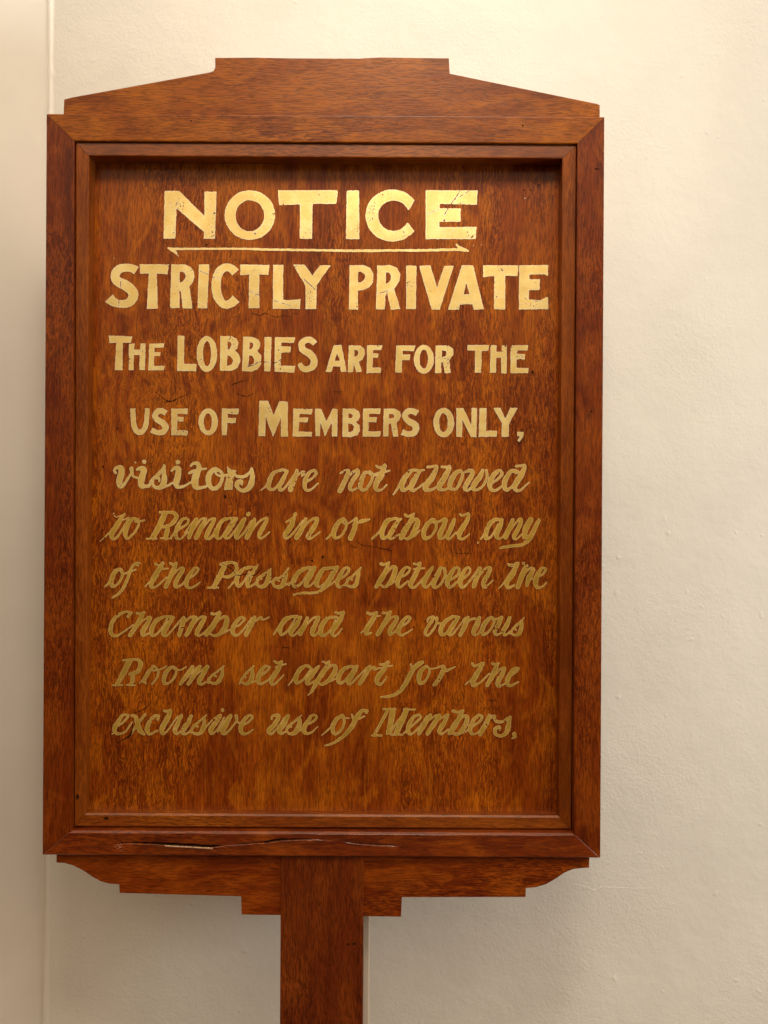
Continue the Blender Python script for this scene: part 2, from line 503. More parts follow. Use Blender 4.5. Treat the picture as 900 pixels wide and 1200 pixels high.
part('frame_rail', bottom_rail(), [M_RAIL_B, M_SPLIT, M_CRACK], label='bottom rail with a long open split along its grain')

# inner moulding, four mitred strips; it lies nearly flush at the top and sinks a little towards the bottom
def mdep(zrel): return 0.0032 + (IT - zrel) / (IT - IB) * 0.0080
def strip(pts, extra, m, bevel=0.0012, seg=2):
    vs = [mm(x * (1 if inner else 1 - mdep(z) / CAM_D), z * (1 if inner else 1 - mdep(z) / CAM_D), mdep(z)) + (mdep(z),) for x, z, inner in pts]
    bm = prism([(x, z) for x, z, d in vs], 0.0, 0.046, bevel, seg, mitred=True)
    for v in bm.verts:
        if v.co.y < 0.02: v.co.y += mdep((v.co.z - EYE) * 1000) + extra
    return part('moulding', bm, m)
o, gi = 0.7, 0.15
strip([(I0 + o + gi, IT - o, 0), (I1 - o - gi, IT - o, 0), (J1 - gi, JT, 1), (J0 + gi, JT, 1)], 0, M_BEAD)
strip([(I0 + o + gi, IB + o, 0), (J0 + gi, JB, 1), (J1 - gi, JB, 1), (I1 - o - gi, IB + o, 0)], 0, M_BEAD, 0.0020, 1)
strip([(I0 + o, IT - o - gi, 0), (J0, JT - gi, 1), (J0, JB + gi, 1), (I0 + o, IB + o + gi, 0)], 0.0003, M_BEAD_V)
strip([(I1 - o, IT - o - gi, 0), (I1 - o, IB + o + gi, 0), (J1, JB + gi, 1), (J1, JT - gi, 1)], 0.0003, M_BEAD_V)

# crest and apron
crest_px = [(74, 140), (75, 116.5), (84, 114), (246, 84.5), (250, 83), (252, 79), (252, 67.5), (300, 67.2), (340, 68), (420, 68.3), (445, 67), (526, 68),
            (527, 86), (700, 121.5), (703, 123), (703, 142)]
part('crest', prism([from_px(u, v, 0.003) for u, v in crest_px], 0.003, 0.028, 0.0010), M_CREST)
apron_px = [(66, 1001), (66, 1011), (76, 1011.6), (86, 1014.5), (97, 1020), (108, 1027.5), (118, 1033), (128, 1035.8), (139.5, 1036.5), (140, 1046.6),
            (282.5, 1050.6), (283, 1072), (470, 1074.5), (471, 1051.6), (616, 1051.4), (616.4, 1041), (628, 1040), (640, 1036.4), (651, 1030),
            (662, 1022.6), (672, 1018.6), (683, 1017.4), (690.5, 1017), (691, 1003)]
part('apron', prism([from_px(u, v, 0.009) for u, v in apron_px], 0.009, 0.034, 0.0009), M_APRON)

# post to the floor, an added strip painting its side shadow, and a stepped foot
def box_bm(x0, x1, y0, y1, z0, z1, bevel=0.0015):
    bm = bmesh.new()
    bmesh.ops.create_cube(bm, size=1)
    for v in bm.verts:
        v.co = Vector(((x0 + x1) / 2 + v.co.x * (x1 - x0), (y0 + y1) / 2 + v.co.y * (y1 - y0), (z0 + z1) / 2 + v.co.z * (z1 - z0)))
    bmesh.ops.bevel(bm, geom=list(bm.edges), offset=bevel, segments=2, profile=0.6, affect='EDGES')
    return bm
PX0, PX1 = from_px(328.3, 1130, 0.006)[0], from_px(425.6, 1130, 0.006)[0]
part('post', box_bm(PX0, PX1, 0.006, 0.036, 0.05, EYE - 0.4048), M_POST)
part('post_shadow_strip', box_bm(PX0 + 0.03, PX1 + 0.0066, 0.0505, 0.072, 0.05, EYE - 0.36), M_SHADOW_STRIP)
part('foot', box_bm(PX0 - 0.10, PX1 + 0.10, -0.14, 0.18, 0.0, 0.0498, 0.004), M_POST)

def hole(o, u, v, rx, rz, y, slot):
    x, z = from_px(u, v, y)
    me = o.data
    bm = bmesh.new(); bm.from_mesh(me)
    vs = []
    for k in range(12):
        a = 2 * math.pi * k / 12
        q = 0.001 * (1 + 0.28 * mnoise.noise(Vector((u + 2 * math.cos(a), v + 2 * math.sin(a), 3))))
        vs.append(bm.verts.new(BINV @ Vector((x + rx * q * math.cos(a), y - 0.00025, z + rz * q * math.sin(a)))))
    f = bm.faces.new(vs[::-1]); f.material_index = slot
    f.normal_update()
    bm.to_mesh(me); bm.free()
kids = {k: [c for c in board.children if c.name.split('.')[0] == k] for k in ('frame_rail', 'frame_stile', 'moulding', 'post', 'crest')}
for lst in kids.values():
    for c in lst:
        if M_CRACK.name not in [m.name for m in c.data.materials]: c.data.materials.append(M_CRACK)
def slot(o): return [m.name for m in o.data.materials].index(M_CRACK.name)
for key, i, u, v, rx, rz, y in (('frame_rail', 0, 612.7, 147.2, 1.1, 1.2, 0.0), ('frame_rail', 0, 465, 145, 0.8, 0.8, 0.0), ('frame_rail', 0, 224, 142, 0.9, 0.9, 0.0),
        ('frame_stile', 1, 699.5, 198, 3.2, 0.7, 0.0002), ('frame_stile', 1, 693, 482, 1.3, 1.1, 0.0002), ('frame_stile', 0, 97, 470, 0.7, 0.7, 0.0002),
        ('moulding', 2, 91, 933.5, 1.8, 3.4, 0.0112), ('moulding', 1, 124.5, 958.8, 3.2, 1.9, 0.0112), ('moulding', 3, 659.5, 510.5, 1.5, 1.3, 0.0074),
        ('moulding', 2, 95, 441, 0.7, 0.8, 0.007), ('moulding', 2, 100, 440.5, 0.7, 0.8, 0.007), ('moulding', 2, 89.5, 587, 1.0, 1.2, 0.0085),
        ('post', 0, 408, 1106.5, 2.2, 1.1, 0.006), ('post', 0, 415, 1106, 2.0, 1.4, 0.006)):
    hole(kids[key][i], u, v, rx, rz, y, slot(kids[key][i]))

# ------------------------------------------------------------------ panel with its splits and nail holes
def catmull(pts, sub=5):
    if len(pts) < 3: return pts
    out = []
    P = [pts[0]] + pts + [pts[-1]]
    for i in range(1, len(P) - 2):
        p0, p1, p2, p3 = (np.array(P[i + k], float) for k in (-1, 0, 1, 2))
        for s in range(sub):
            t = s / sub
            q = 0.5 * (2 * p1 + (p2 - p0) * t + (2 * p0 - 5 * p1 + 4 * p2 - p3) * t * t + (3 * p1 - p0 - 3 * p2 + p3) * t ** 3)
            q[2] = max(q[2], 2.0)
            out.append(tuple(q))
    out.append(pts[-1])
    return out

def parse(s, n):
    a = [float(x) for x in s.replace(',', ' ').split()]
    return [tuple(a[i:i + n]) for i in range(0, len(a), n)]

# every list of strokes is traced in enlarged image coordinates: six units per image pixel from the given corner
CRACKS = [
 (140, 460, ["250 -8 3 285 22 4 318 48 6 345 62 11 378 57 8 420 36 4 455 22 3 485 8 2", "345 62 8 325 70 4 300 62 2"]),
 (250, 300, ["262 405 2 300 410 4 325 420 4 360 404 5 385 408 4 410 420 3 445 430 4 500 418 3 540 428 2", "365 402 4 388 375 3 412 350 2", "560 405 2 580 402 3 600 408 2"]),
 (370, 590, ["285 262 2 318 288 4 345 296 3 380 300 4 410 306 3 450 314 5 490 322 6 515 318 5 528 300 4 550 280 2", "500 322 4 528 335 4 545 320 2"]),
 (490, 590, ["250 345 2 290 352 4 330 350 4 370 355 2"]),
 (240, 645, ["215 170 3 240 176 7 270 170 6 295 163 5 320 172 5 345 176 8 372 155 8 402 122 3", "112 92 3 145 104 5 172 118 6 198 138 4 215 165 3", "300 165 4 318 195 3 310 215 2"]),
 (250, 385, ["242 267 5 262 262 7 290 256 4 310 240 3 340 234 3 400 238 3 430 242 4 455 232 3 478 215 2", "130 395 3 170 380 6 200 372 4 240 360 2"]),
 (125, 820, ["75 305 3 120 280 7 150 262 10 172 238 12 180 205 8 185 170 4", "200 92 3 250 72 6 285 50 5 312 18 3"]),
 (280, 460, ["-20 5 2 5 14 4 28 22 5 60 26 4 100 8 2", "660 -10 2 700 -4 3 730 -12 2"]),
 (360, 640, ["300 -10 2 330 6 4 350 2 3"]),
 (310, 745, ["120 90 2 135 78 5 150 84 4 165 80 5 176 95 2"]),
 (470, 765, ["612 325 2 640 338 5 660 330 4 672 345 2"]),
]
SPOTS = [(614, 223, 1.1), (622.3, 223, 1.2), (631.3, 216.8, 1.3), (242, 287, 1.7), (366, 657, 1.7), (378, 652.5, 2.0), (314, 602.5, 1.6), (264, 582, 2.4),
         (251, 250, 1.2), (299, 274, 1.2), (498, 728, 1.3), (485, 735, 1.1), (624, 436, 2.2), (121, 547, 1.6), (138, 502, 1.2), (620, 494, 1.2), (198, 312, 1.0)]
PALE = [(615, 232.5, 1.2), (555, 288, 0.9), (564, 287, 0.8), (478, 285, 0.6), (208, 299.6, 0.9), (134, 303, 0.8), (267, 602, .6)]

def to_panel(u, v, y):
    x, z = from_px(u, v, PD)
    return (x, y, z)

def panel():
    bm = bmesh.new()
    p = P4((J0 - 6, JT + 6), (J1 + 6, JT + 6), (J1 + 6, JB - 6), (J0 - 6, JB - 6), d=MD)
    f = [bm.verts.new((x, PD, z)) for x, z in p]
    b = [bm.verts.new((x, 0.040, z)) for x, z in p]
    bm.faces.new(f); bm.faces.new(b[::-1])
    for i in range(4): bm.faces.new((f[i], b[i], b[(i + 1) % 4], f[(i + 1) % 4]))
    bmesh.ops.recalc_face_normals(bm, faces=bm.faces)
    y = PD - 0.00012
    for (ou, ov, strokes) in CRACKS:
        for s in strokes:
            pts = catmull(parse(s, 3), 7)
            L = R = None
            for i, (a, c, r) in enumerate(pts):
                q0, q1 = pts[max(0, i - 1)], pts[min(len(pts) - 1, i + 1)]
                tx, ty = q1[0] - q0[0], q1[1] - q0[1]
                l = math.hypot(tx, ty) or 1
                jit = 2.2 * mnoise.noise(Vector((a * .09 + ou, c * .09 + ov, 0)))
                w = max(1.0, r * 0.66 * (0.75 + 0.6 * mnoise.noise(Vector((a * .05, c * .05, 9)))))
                nx, ny = -ty / l, tx / l
                l2 = bm.verts.new(to_panel(ou + (a + nx * (w + jit)) / 6, ov + (c + ny * (w + jit)) / 6, y))
                r2 = bm.verts.new(to_panel(ou + (a - nx * (w - jit)) / 6, ov + (c - ny * (w - jit)) / 6, y))
                if L:
                    f = bm.faces.new((L, R, r2, l2)); f.material_index = 1
                L, R = l2, r2
            y -= 0.00001
    for lst, mi in ((SPOTS, 1), (PALE, 2)):
        for u, v, r in lst:
            r *= 0.85
            vs = []
            for k in range(11):
                a = 2 * math.pi * k / 11
                rr = r * 0.8 * (1 + 0.3 * mnoise.noise(Vector((u + math.cos(a), v + math.sin(a), 1))))
                vs.append(bm.verts.new(to_panel(u + rr * math.cos(a), v + rr * 1.15 * math.sin(a), PD - 0.0006)))
            f = bm.faces.new(vs); f.material_index = mi
    return bm
pan = part('panel', panel(), [M_PANEL, M_CRACK, M_SPLIT])

# ------------------------------------------------------------------ gold lettering
class Field:
    """signed distance on a fine grid over one line of writing; step = 2 enlarged image units"""
    STEP = 2.0
    def __init__(self, u0, v0, u1, v1):
        self.u0, self.v0 = u0 * 6, v0 * 6
        self.nx, self.ny = int((u1 - u0) * 6 / self.STEP) + 1, int((v1 - v0) * 6 / self.STEP) + 1
        self.f = np.full((self.ny, self.nx), 60.0)
    def win(self, x0, y0, x1, y1, pad=40):
        i0 = max(0, int((x0 - pad - self.u0) / self.STEP)); i1 = min(self.nx, int((x1 + pad - self.u0) / self.STEP) + 2)
        j0 = max(0, int((y0 - pad - self.v0) / self.STEP)); j1 = min(self.ny, int((y1 + pad - self.v0) / self.STEP) + 2)
        X, Y = np.meshgrid(self.u0 + np.arange(i0, i1) * self.STEP, self.v0 + np.arange(j0, j1) * self.STEP)
        return (slice(j0, j1), slice(i0, i1)), X, Y
    def add(self, w, d): self.f[w] = np.minimum(self.f[w], d)
    def cut(self, w, d): self.f[w] = np.maximum(self.f[w], -d)
    def stroke(self, pts, butt=False, cut=False):
        pts = catmull(pts)
        if len(pts) == 1: pts = pts * 2
        n = len(pts) - 1
        for k in range(n):
            (x0, y0, r0), (x1, y1, r1) = pts[k], pts[k + 1]
            rm = max(r0, r1)
            w, X, Y = self.win(min(x0, x1) - rm, min(y0, y1) - rm, max(x0, x1) + rm, max(y0, y1) + rm, 16)
            if X.size == 0: continue
            dx, dy = x1 - x0, y1 - y0
            l2 = dx * dx + dy * dy or 1e-6
            t0 = ((X - x0) * dx + (Y - y0) * dy) / l2
            t = np.clip(t0, 0, 1)
            d = np.hypot(X - x0 - t * dx, Y - y0 - t * dy) - (r0 + (r1 - r0) * t)
            if butt:
                for end, (e0, e1) in enumerate(((pts[0], pts[2]), (pts[-1], pts[-3]))):
                    if math.hypot(x0 - e0[0], y0 - e0[1]) < 1.5 * e0[2] and (k < 12 if end == 0 else k > n - 13):
                        ex, ey = e0[0] - e1[0], e0[1] - e1[1]
                        el = math.hypot(ex, ey) or 1
                        d = np.maximum(d, ((X - e0[0]) * ex + (Y - e0[1]) * ey) / el)
            (self.cut if cut else self.add)(w, d)
    def poly(self, pts, cut=False):
        xs, ys = [p[0] for p in pts], [p[1] for p in pts]
        w, X, Y = self.win(min(xs), min(ys), max(xs), max(ys), 30)
        d = np.full(X.shape, 1e9); inside = np.zeros(X.shape, bool)
        for (x0, y0), (x1, y1) in zip(pts, pts[1:] + pts[:1]):
            dx, dy = x1 - x0, y1 - y0
            t = np.clip(((X - x0) * dx + (Y - y0) * dy) / (dx * dx + dy * dy or 1e-6), 0, 1)
            d = np.minimum(d, np.hypot(X - x0 - t * dx, Y - y0 - t * dy))
            c = ((y0 > Y) != (y1 > Y))
            with np.errstate(divide='ignore', invalid='ignore'):
                inside ^= c & (X < (x1 - x0) * (Y - y0) / (y1 - y0) + x0)
        d = np.where(inside, -d, d) - 2.0
        (self.cut if cut else self.add)(w, d + (4.0 if cut else 0))
    def ell(self, cx, cy, rx, ry, cut=False):
        w, X, Y = self.win(cx - rx, cy - ry, cx + rx, cy + ry, 20)
        q = np.hypot((X - cx) / rx, (Y - cy) / ry)
        gq = np.hypot((X - cx) / rx ** 2, (Y - cy) / ry ** 2) + 1e-9
        d = q * (q - 1) / gq
        (self.cut if cut else self.add)(w, d)

def contours(F, iso, step, u0, v0):
    """marching squares -> list of closed polylines (grid is padded with outside)"""
    A = F - iso
    A = np.where(np.abs(A) < 1e-6, 1e-6, A)
    S = A < 0
    code = S[:-1, :-1] * 1 + S[:-1, 1:] * 2 + S[1:, 1:] * 4 + S[1:, :-1] * 8
    J, I = np.nonzero((code != 0) & (code != 15))
    nxt = {}
    def ept(e, i, j):
        if e == 0: k = ('h', i, j)
        elif e == 1: k = ('v', i + 1, j)
        elif e == 2: k = ('h', i, j + 1)
        else: k = ('v', i, j)
        return k
    T = {1: [(3, 0)], 2: [(0, 1)], 3: [(3, 1)], 4: [(1, 2)], 5: [(3, 0), (1, 2)], 6: [(0, 2)], 7: [(3, 2)], 8: [(2, 3)], 9: [(2, 0)],
         10: [(0, 1), (2, 3)], 11: [(2, 1)], 12: [(1, 3)], 13: [(1, 0)], 14: [(0, 3)]}
    for j, i in zip(J.tolist(), I.tolist()):
        for a, b in T[int(code[j, i])]:
            nxt[ept(a, i, j)] = ept(b, i, j)
    def pos(k):
        o, i, j = k
        if o == 'h': a, b = A[j, i], A[j, i + 1]; t = a / (a - b); return (u0 + (i + t) * step, v0 + j * step)
        a, b = A[j, i], A[j + 1, i]; t = a / (a - b); return (u0 + i * step, v0 + (j + t) * step)
    loops = []
    while nxt:
        k0, k = nxt.popitem()
        ks = [k0]
        while k != k0 and k in nxt:
            ks.append(k); k = nxt.pop(k)
        if k == k0 and len(ks) > 5: loops.append([pos(q) for q in ks])
    return loops

def simplify(loop, tol):
    """closed-loop Douglas-Peucker"""
    P = np.array(loop)
    n = len(P)
    a = 0
    b = int(np.argmax(np.hypot(*(P - P[0]).T)))
    def dp(i, j):
        keep = []
        st = [(i, j)]
        while st:
            i, j = st.pop()
            if j - i < 2: continue
            idx = np.arange(i + 1, j)
            p, q = P[i % n], P[j % n]
            d = q - p
            l = np.hypot(*d)
            r = P[idx % n] - p
            dist = np.abs(r[:, 0] * d[1] - r[:, 1] * d[0]) / l if l > 1e-9 else np.hypot(r[:, 0], r[:, 1])
            m = int(np.argmax(dist))
            if dist[m] > tol:
                k = i + 1 + m
                keep.append(k); st += [(i, k), (k, j)]
        return keep
    ks = sorted(set([a, b] + dp(a, b) + dp(b, a + n)))
    return [tuple(P[k % n]) for k in ks if k < n]

def vnoise(X, Y, s, seed):
    """smooth value noise for the hand-drawn wobble of the edges"""
    rs = np.random.RandomState(seed)
    T = rs.rand(64, 64)
    x, y = X / s, Y / s
    i, j = np.floor(x).astype(int), np.floor(y).astype(int)
    fx, fy = x - i, y - j
    fx, fy = fx * fx * (3 - 2 * fx), fy * fy * (3 - 2 * fy)
    g_ = lambda a, b: T[a % 64, b % 64]
    return (g_(i, j) * (1 - fx) + g_(i + 1, j) * fx) * (1 - fy) + (g_(i, j + 1) * (1 - fx) + g_(i + 1, j + 1) * fx) * fy

def lettering(name, box, blocks, seed, rim, wear, dull=False, tone=0, bold=0.0, label=None):
    F = Field(*box)
    for (ou, ov, ops) in blocks:
        ou, ov = ou * 6, ov * 6
        for op in ops:
            k, s = op[0], op[1:]
            if k in 'sbx':
                pts = [(x + ou, y + ov, r + bold if k != 'x' else (r if r > 3.5 else r * 0.65)) for x, y, r in parse(s, 3)]
                F.stroke(pts, butt=(k == 'b'), cut=(k == 'x'))
            elif k in 'Ph':
                F.poly([(x + ou, y + ov) for x, y in parse(s, 2)], cut=(k == 'h'))
            elif k in 'Ee':
                cx, cy, rx, ry = parse(s, 4)[0]
                F.ell(cx + ou, cy + ov, rx, ry, cut=(k == 'e'))
    for (ou, ov, strokes) in CRACKS:
        for s in strokes:
            pts = [(x + ou * 6, y + ov * 6, max(1.2, r * 0.42)) for x, y, r in parse(s, 3)]
            if box[1] * 6 - 50 < pts[0][1] < box[3] * 6 + 50: F.stroke(pts, cut=True)
    X, Y = np.meshgrid(F.u0 + np.arange(F.nx) * F.STEP, F.v0 + np.arange(F.ny) * F.STEP)
    f = F.f + (vnoise(X, Y, 17, seed) - .5) * 3.4 + (vnoise(X, Y, 6, seed + 1) - .5) * 2.0
    # flaked specks and rubbed streaks
    chips = vnoise(X, Y, 7, seed + 2) * 0.65 + vnoise(X, Y, 90, seed + 3) * 0.35
    f = np.maximum(f, (chips - (1 - wear)) * 55)
    f[0, :] = f[-1, :] = 30; f[:, 0] = f[:, -1] = 30
    vin, ein = [], []
    for iso, tol in ((0.0, 0.45), (-rim, 0.6)):
        for lp in contours(f, iso, F.STEP, F.u0, F.v0):
            lp = simplify(lp, tol)
            if len(lp) < 4: continue
            b0 = len(vin)
            vin += [Vector(((p[0] - F.u0) / 600, (p[1] - F.v0) / 600)) for p in lp]
            ein += [(b0 + i, b0 + (i + 1) % len(lp)) for i in range(len(lp))]
    vo, eo, fo, _, _, _ = delaunay_2d_cdt(vin, ein, [], 0, 1e-6)
    verts = [to_panel((v.x * 600 + F.u0) / 6, (v.y * 600 + F.v0) / 6, PD - 0.00040) for v in vo]
    faces, mi = [], []
    for t in fo:
        cx = sum(vo[i].x for i in t) / 3 * 600 / F.STEP
        cy = sum(vo[i].y for i in t) / 3 * 600 / F.STEP
        i, j = min(int(cx), F.nx - 2), min(int(cy), F.ny - 2)
        a, b = cx - i, cy - j
        d = (f[j, i] * (1 - a) + f[j, i + 1] * a) * (1 - b) + (f[j + 1, i] * (1 - a) + f[j + 1, i + 1] * a) * b
        if d > 0.05: continue
        p, q, r = (verts[k] for k in t)
        area2 = (q[0] - p[0]) * (r[2] - p[2]) - (q[2] - p[2]) * (r[0] - p[0])
        faces.append(tuple(t) if area2 > 0 else tuple(t)[::-1])
        mi.append(1 if d > -rim else 0)
    o = link_mesh(name, verts, faces, [[M_GOLD, M_GOLD_EDGE], [M_MID, M_MID_EDGE], [M_DULL, M_DULL_EDGE], [M_BOLD, M_BOLD_EDGE]][2 if dull else tone], pan, mi)
    o.data.transform(BINV)
    if label: o['label'] = label
    return o

lettering('lettering', (186, 212, 566, 292), [
 (185, 215, ["P50,55 150,55 330,235 330,60 412,60 400,388 325,388 325,340 130,172 122,385 43,388",
             "E647 223 177 174", "e647 228 100 109"]),
 (320, 215, ["P37,50 455,50 443,142 277,142 272,388 188,388 193,145 45,152", "P520,52 602,52 605,390 515,390"]),
 (420, 215, ["E240 226 190 183", "e247 227 108 106", "h358,182 409,90 470,70 470,390 409,357 350,283 265,228",
             "P475,50 835,52 832,148 568,142 568,178 718,178 715,268 568,268 568,310 828,308 822,390 475,390",
             "x715 52 3 685 98 3 655 140 3 605 220 4", "x785 50 3 660 125 3", "x488 217 3 570 178 3", "x600 262 5 606 258 4"]),
 (185, 215, ["x398 210 6 400 208 6", "x683 353 5 684 354 5"]),
], 11, 6.0, 0.165, label='gold block capitals reading NOTICE')

lettering('underline', (190, 282, 556, 306), [
 (185, 215, ["s75 455 8 105 470 11 128 490 9 142 510 4", "s75 454 7 130 461 8 330 460 7 600 460 7.5 780 466 8 900 467 8 1130 470 8 1260 472 8 1500 474 9 1650 471 8 1900 471 9 2050 466 9 2110 466 9 2180 475 7"]),
 (420, 215, ["s690 432 7 712 452 10 745 466 10 770 476 6"]),
], 21, 3.0, 0.12, label='thin gold underline with a barb at each end')

lettering('lettering', (118, 302, 652, 368), [
 (120, 300, ["b240 104 31 205 86 28 160 82 28 110 100 31 88 145 31 108 178 33 165 208 36 208 245 35 218 285 34 185 330 30 130 338 27 80 325 31 47 296 38",
             "P265,60 467,62 455,128 382,122 388,368 315,370 328,122 268,122",
             "P487,62 580,62 620,78 642,110 646,145 635,185 610,212 632,368 565,368 555,250 540,240 542,365 478,365", "h542,110 560,108 580,120 588,142 580,168 560,185 542,188",
             "P680,62 750,62 735,367 672,365", "x130 165 3 128 220 3", "x118 308 3 115 352 3", "x685 105 2.5 745 130 2.5"]),
 (250, 300, ["b157 118 31 125 88 29 92 80 28 52 100 30 27 150 32 20 215 33 30 280 32 60 330 29 95 344 28 130 330 30 161 300 35",
             "P192,62 393,65 385,132 322,128 322,365 250,367 255,128 192,135",
             "P423,65 490,65 490,308 520,315 612,305 608,370 420,370",
             "P565,63 640,63 698,140 752,68 822,68 725,205 722,370 650,372 650,210",
             "x255 250 2 320 275 2", "x430 315 2.5 545 350 2.5", "x640 165 2.5 715 235 3", "x-15 145 2 45 160 2"]),
 (390, 300, ["P120,68 215,66 260,85 284,125 280,185 255,220 210,238 175,245 175,375 115,375", "h176,108 200,110 225,130 230,150 218,175 195,187 176,188",
             "P315,70 400,66 450,85 473,130 465,180 430,230 473,373 410,375 382,250 368,285 365,375 305,373", "h372,112 395,115 412,140 408,172 390,190 372,197",
             "P518,70 587,70 582,372 517,373", "P608,70 685,70 733,225 785,72 847,72 750,375 697,377", "x310 270 2 430 230 2"]),
 (510, 300, ["P188,68 265,68 340,372 272,378 262,338 172,340 165,375 92,377", "h218,188 196,272 245,272",
             "P337,68 582,68 577,140 490,138 490,375 415,373 418,138 340,148",
             "P592,68 792,65 790,138 765,128 660,130 660,165 735,165 732,237 657,240 657,308 740,315 780,290 792,290 792,372 590,375",
             "x432 286 5 432 288 5", "x460 192 3 461 190 3", "x695 318 3 740 316 3"]),
], 31, 5.5, 0.16, label='gold capitals reading STRICTLY PRIVATE')

lettering('lettering', (122, 388, 626, 442), [
 (120, 385, ["P48,52 208,58 200,100 142,98 140,292 90,292 100,98 52,100",
             "P190,108 225,108 222,150 268,150 270,108 302,108 298,290 262,290 266,185 220,185 218,290 187,290",
             "P332,108 433,108 430,132 366,132 364,168 408,168 404,192 364,192 360,265 437,265 430,293 325,292",
             "P532,52 575,54 572,250 660,252 657,298 528,298", "E735 179 72 126", "e736 178 28 88"]),
 (250, 385, ["P52,55 120,55 160,70 175,100 168,140 150,155 180,185 190,225 170,275 130,295 48,295", "h98,90 122,92 132,115 118,145 98,155", "h98,185 125,195 142,225 130,255 95,265",
             "P212,60 275,60 315,78 330,105 322,140 305,155 335,190 335,250 310,285 265,302 205,298", "h255,95 275,97 285,118 272,142 252,150", "h250,185 275,192 292,220 285,250 245,265",
             "P362,62 408,62 400,300 360,300", "P435,62 572,65 565,100 478,98 476,128 545,128 540,165 476,168 472,262 575,265 568,308 432,302",
             "b715 107 20 685 82 21 650 82 22 622 110 23 632 150 24 680 180 26 708 220 25 702 262 24 670 284 20 630 282 20 606 245 15", "x459 150 4 460 151 4"]),
 (370, 385, ["P128,118 180,118 215,302 180,305 174,265 122,265 108,305 72,303", "h150,170 132,228 172,228",
             "P235,122 310,120 340,145 345,180 330,215 300,232 322,300 285,305 265,232 262,305 228,305", "h270,150 292,152 302,170 295,190 270,205",
             "P362,120 465,120 458,150 402,150 402,175 440,178 436,203 400,205 398,275 458,278 455,310 360,312",
             "P568,122 698,122 690,157 610,155 610,185 662,185 658,220 606,220 603,310 560,308", "E760 217 70 102", "e760 215 29 66"]),
 (490, 385, ["P125,122 210,120 245,145 245,185 215,225 228,312 190,312 175,240 160,230 160,312 120,312", "h165,152 195,155 203,172 195,195 165,205",
             "P348,118 498,118 492,155 445,158 442,312 400,308 402,155 350,153",
             "P512,118 550,120 548,165 588,165 590,120 622,122 620,315 585,312 585,205 548,205 545,310 505,310",
             "P652,120 772,120 765,152 695,152 692,180 750,180 747,217 690,217 688,280 775,280 772,312 650,312"]),
], 41, 5.0, 0.15, label='gold small capitals reading THE LOBBIES ARE FOR THE')

lettering('lettering', (146, 464, 620, 522), [
 (140, 460, ["b95 113 17 99 210 19 115 262 20 145 280 20 172 262 18 190 210 17 196 113 17",
             "b328 146 19 300 130 19 272 132 20 250 160 19 265 190 20 305 215 22 325 245 22 310 275 20 275 283 18 240 272 18 224 264 17",
             "P367,115 480,115 475,150 405,148 405,172 450,175 447,202 405,203 405,268 480,268 475,300 367,298", "E625 206 68 94", "e622 207 28 62",
             "P722,115 840,115 832,152 760,148 760,180 818,182 812,212 758,212 752,298 722,298"]),
 (280, 460, ["P145,60 205,60 245,165 285,62 342,65 342,308 297,308 297,170 240,308 188,165 182,305 140,305",
             "P385,115 515,118 508,152 425,148 422,178 487,178 482,208 420,205 418,275 512,280 510,308 380,308",
             "P537,115 578,118 615,208 660,115 692,118 690,308 655,308 655,200 605,305 572,195 568,305 540,305"]),
 (390, 460, ["P72,115 150,115 182,135 190,165 178,195 155,205 185,230 190,270 170,300 125,312 70,310", "h110,145 130,147 145,162 135,182 108,182", "h108,215 135,220 150,240 145,270 120,280 105,278",
             "P215,115 335,115 330,148 252,148 252,175 308,175 303,208 250,205 248,275 335,275 330,308 212,308",
             "P360,115 430,115 470,135 478,165 465,195 445,210 457,308 425,310 410,215 392,215 388,308 355,308", "h392,148 420,150 435,162 430,180 392,188",
             "b596 147 22 560 130 20 525 135 21 507 165 20 530 200 22 570 220 24 585 250 23 570 285 21 530 292 19 486 277 22", "E780 212 73 103", "e778 212 30 66"]),
 (490, 460, ["P270,112 318,112 375,240 377,110 412,110 408,312 372,312 310,185 308,312 270,310", "P432,112 480,112 475,272 553,270 550,308 428,310",
             "P530,110 578,110 612,188 650,110 698,110 638,215 635,310 588,310 590,215", "P698,278 740,278 738,310 710,345 700,340 718,305 698,305"]),
], 51, 5.0, 0.15, label='gold small capitals reading USE OF MEMBERS ONLY,')

lettering('lettering', (128, 532, 302, 584), [
 (125, 530, ["s65 145 9 55 125 9 70 108 10 100 110 18 105 140 22 90 200 22 95 238 16 115 235 10 150 185 9 178 140 9 175 115 14", "s175 115 14 185 165 8 215 180 8",
             "s215 122 8 245 112 16 262 130 20 245 190 22 245 235 18 275 240 12 300 235 9", "s265 65 14 265 68 13", "s203 72 6 204 72 6",
             "s300 240 9 320 195 11 350 172 14 395 115 8 405 90 6", "s405 95 8 405 150 14 405 200 20 385 240 18 355 250 12 330 235 9 325 200 10 350 170 12 370 190 9 368 205 6",
             "s385 245 12 430 235 8 465 215 7", "s458 128 8 480 112 12 505 118 18 500 170 22 490 215 22 500 242 14 540 240 9 590 212 7", "s500 70 14 503 70 13",
             "s592 95 7 610 78 9 640 80 14 650 110 18 630 160 24 620 210 25 630 245 18 665 250 10 700 240 8", "s580 148 8 620 128 9 700 115 6",
             "s790 128 10 760 118 14 725 150 18 715 200 20 735 250 14 775 250 14 805 210 12 815 160 10 790 125 10", "s790 125 9 765 140 7 790 165 8 840 160 8 880 145 8"]),
 (225, 530, ["P245,100 285,130 315,130 295,145 283,262 228,262 245,165 255,145", "s290 130 8 310 165 10 360 172 11 405 145 10 420 115 8",
             "s420 118 10 425 165 16 415 225 20 385 262 16 350 270 12 320 245 14 320 215 18 345 205 14 350 225 8"]),
], 61, 5.6, 0.15, tone=3, bold=0.6, label='bright gold script reading visitors')

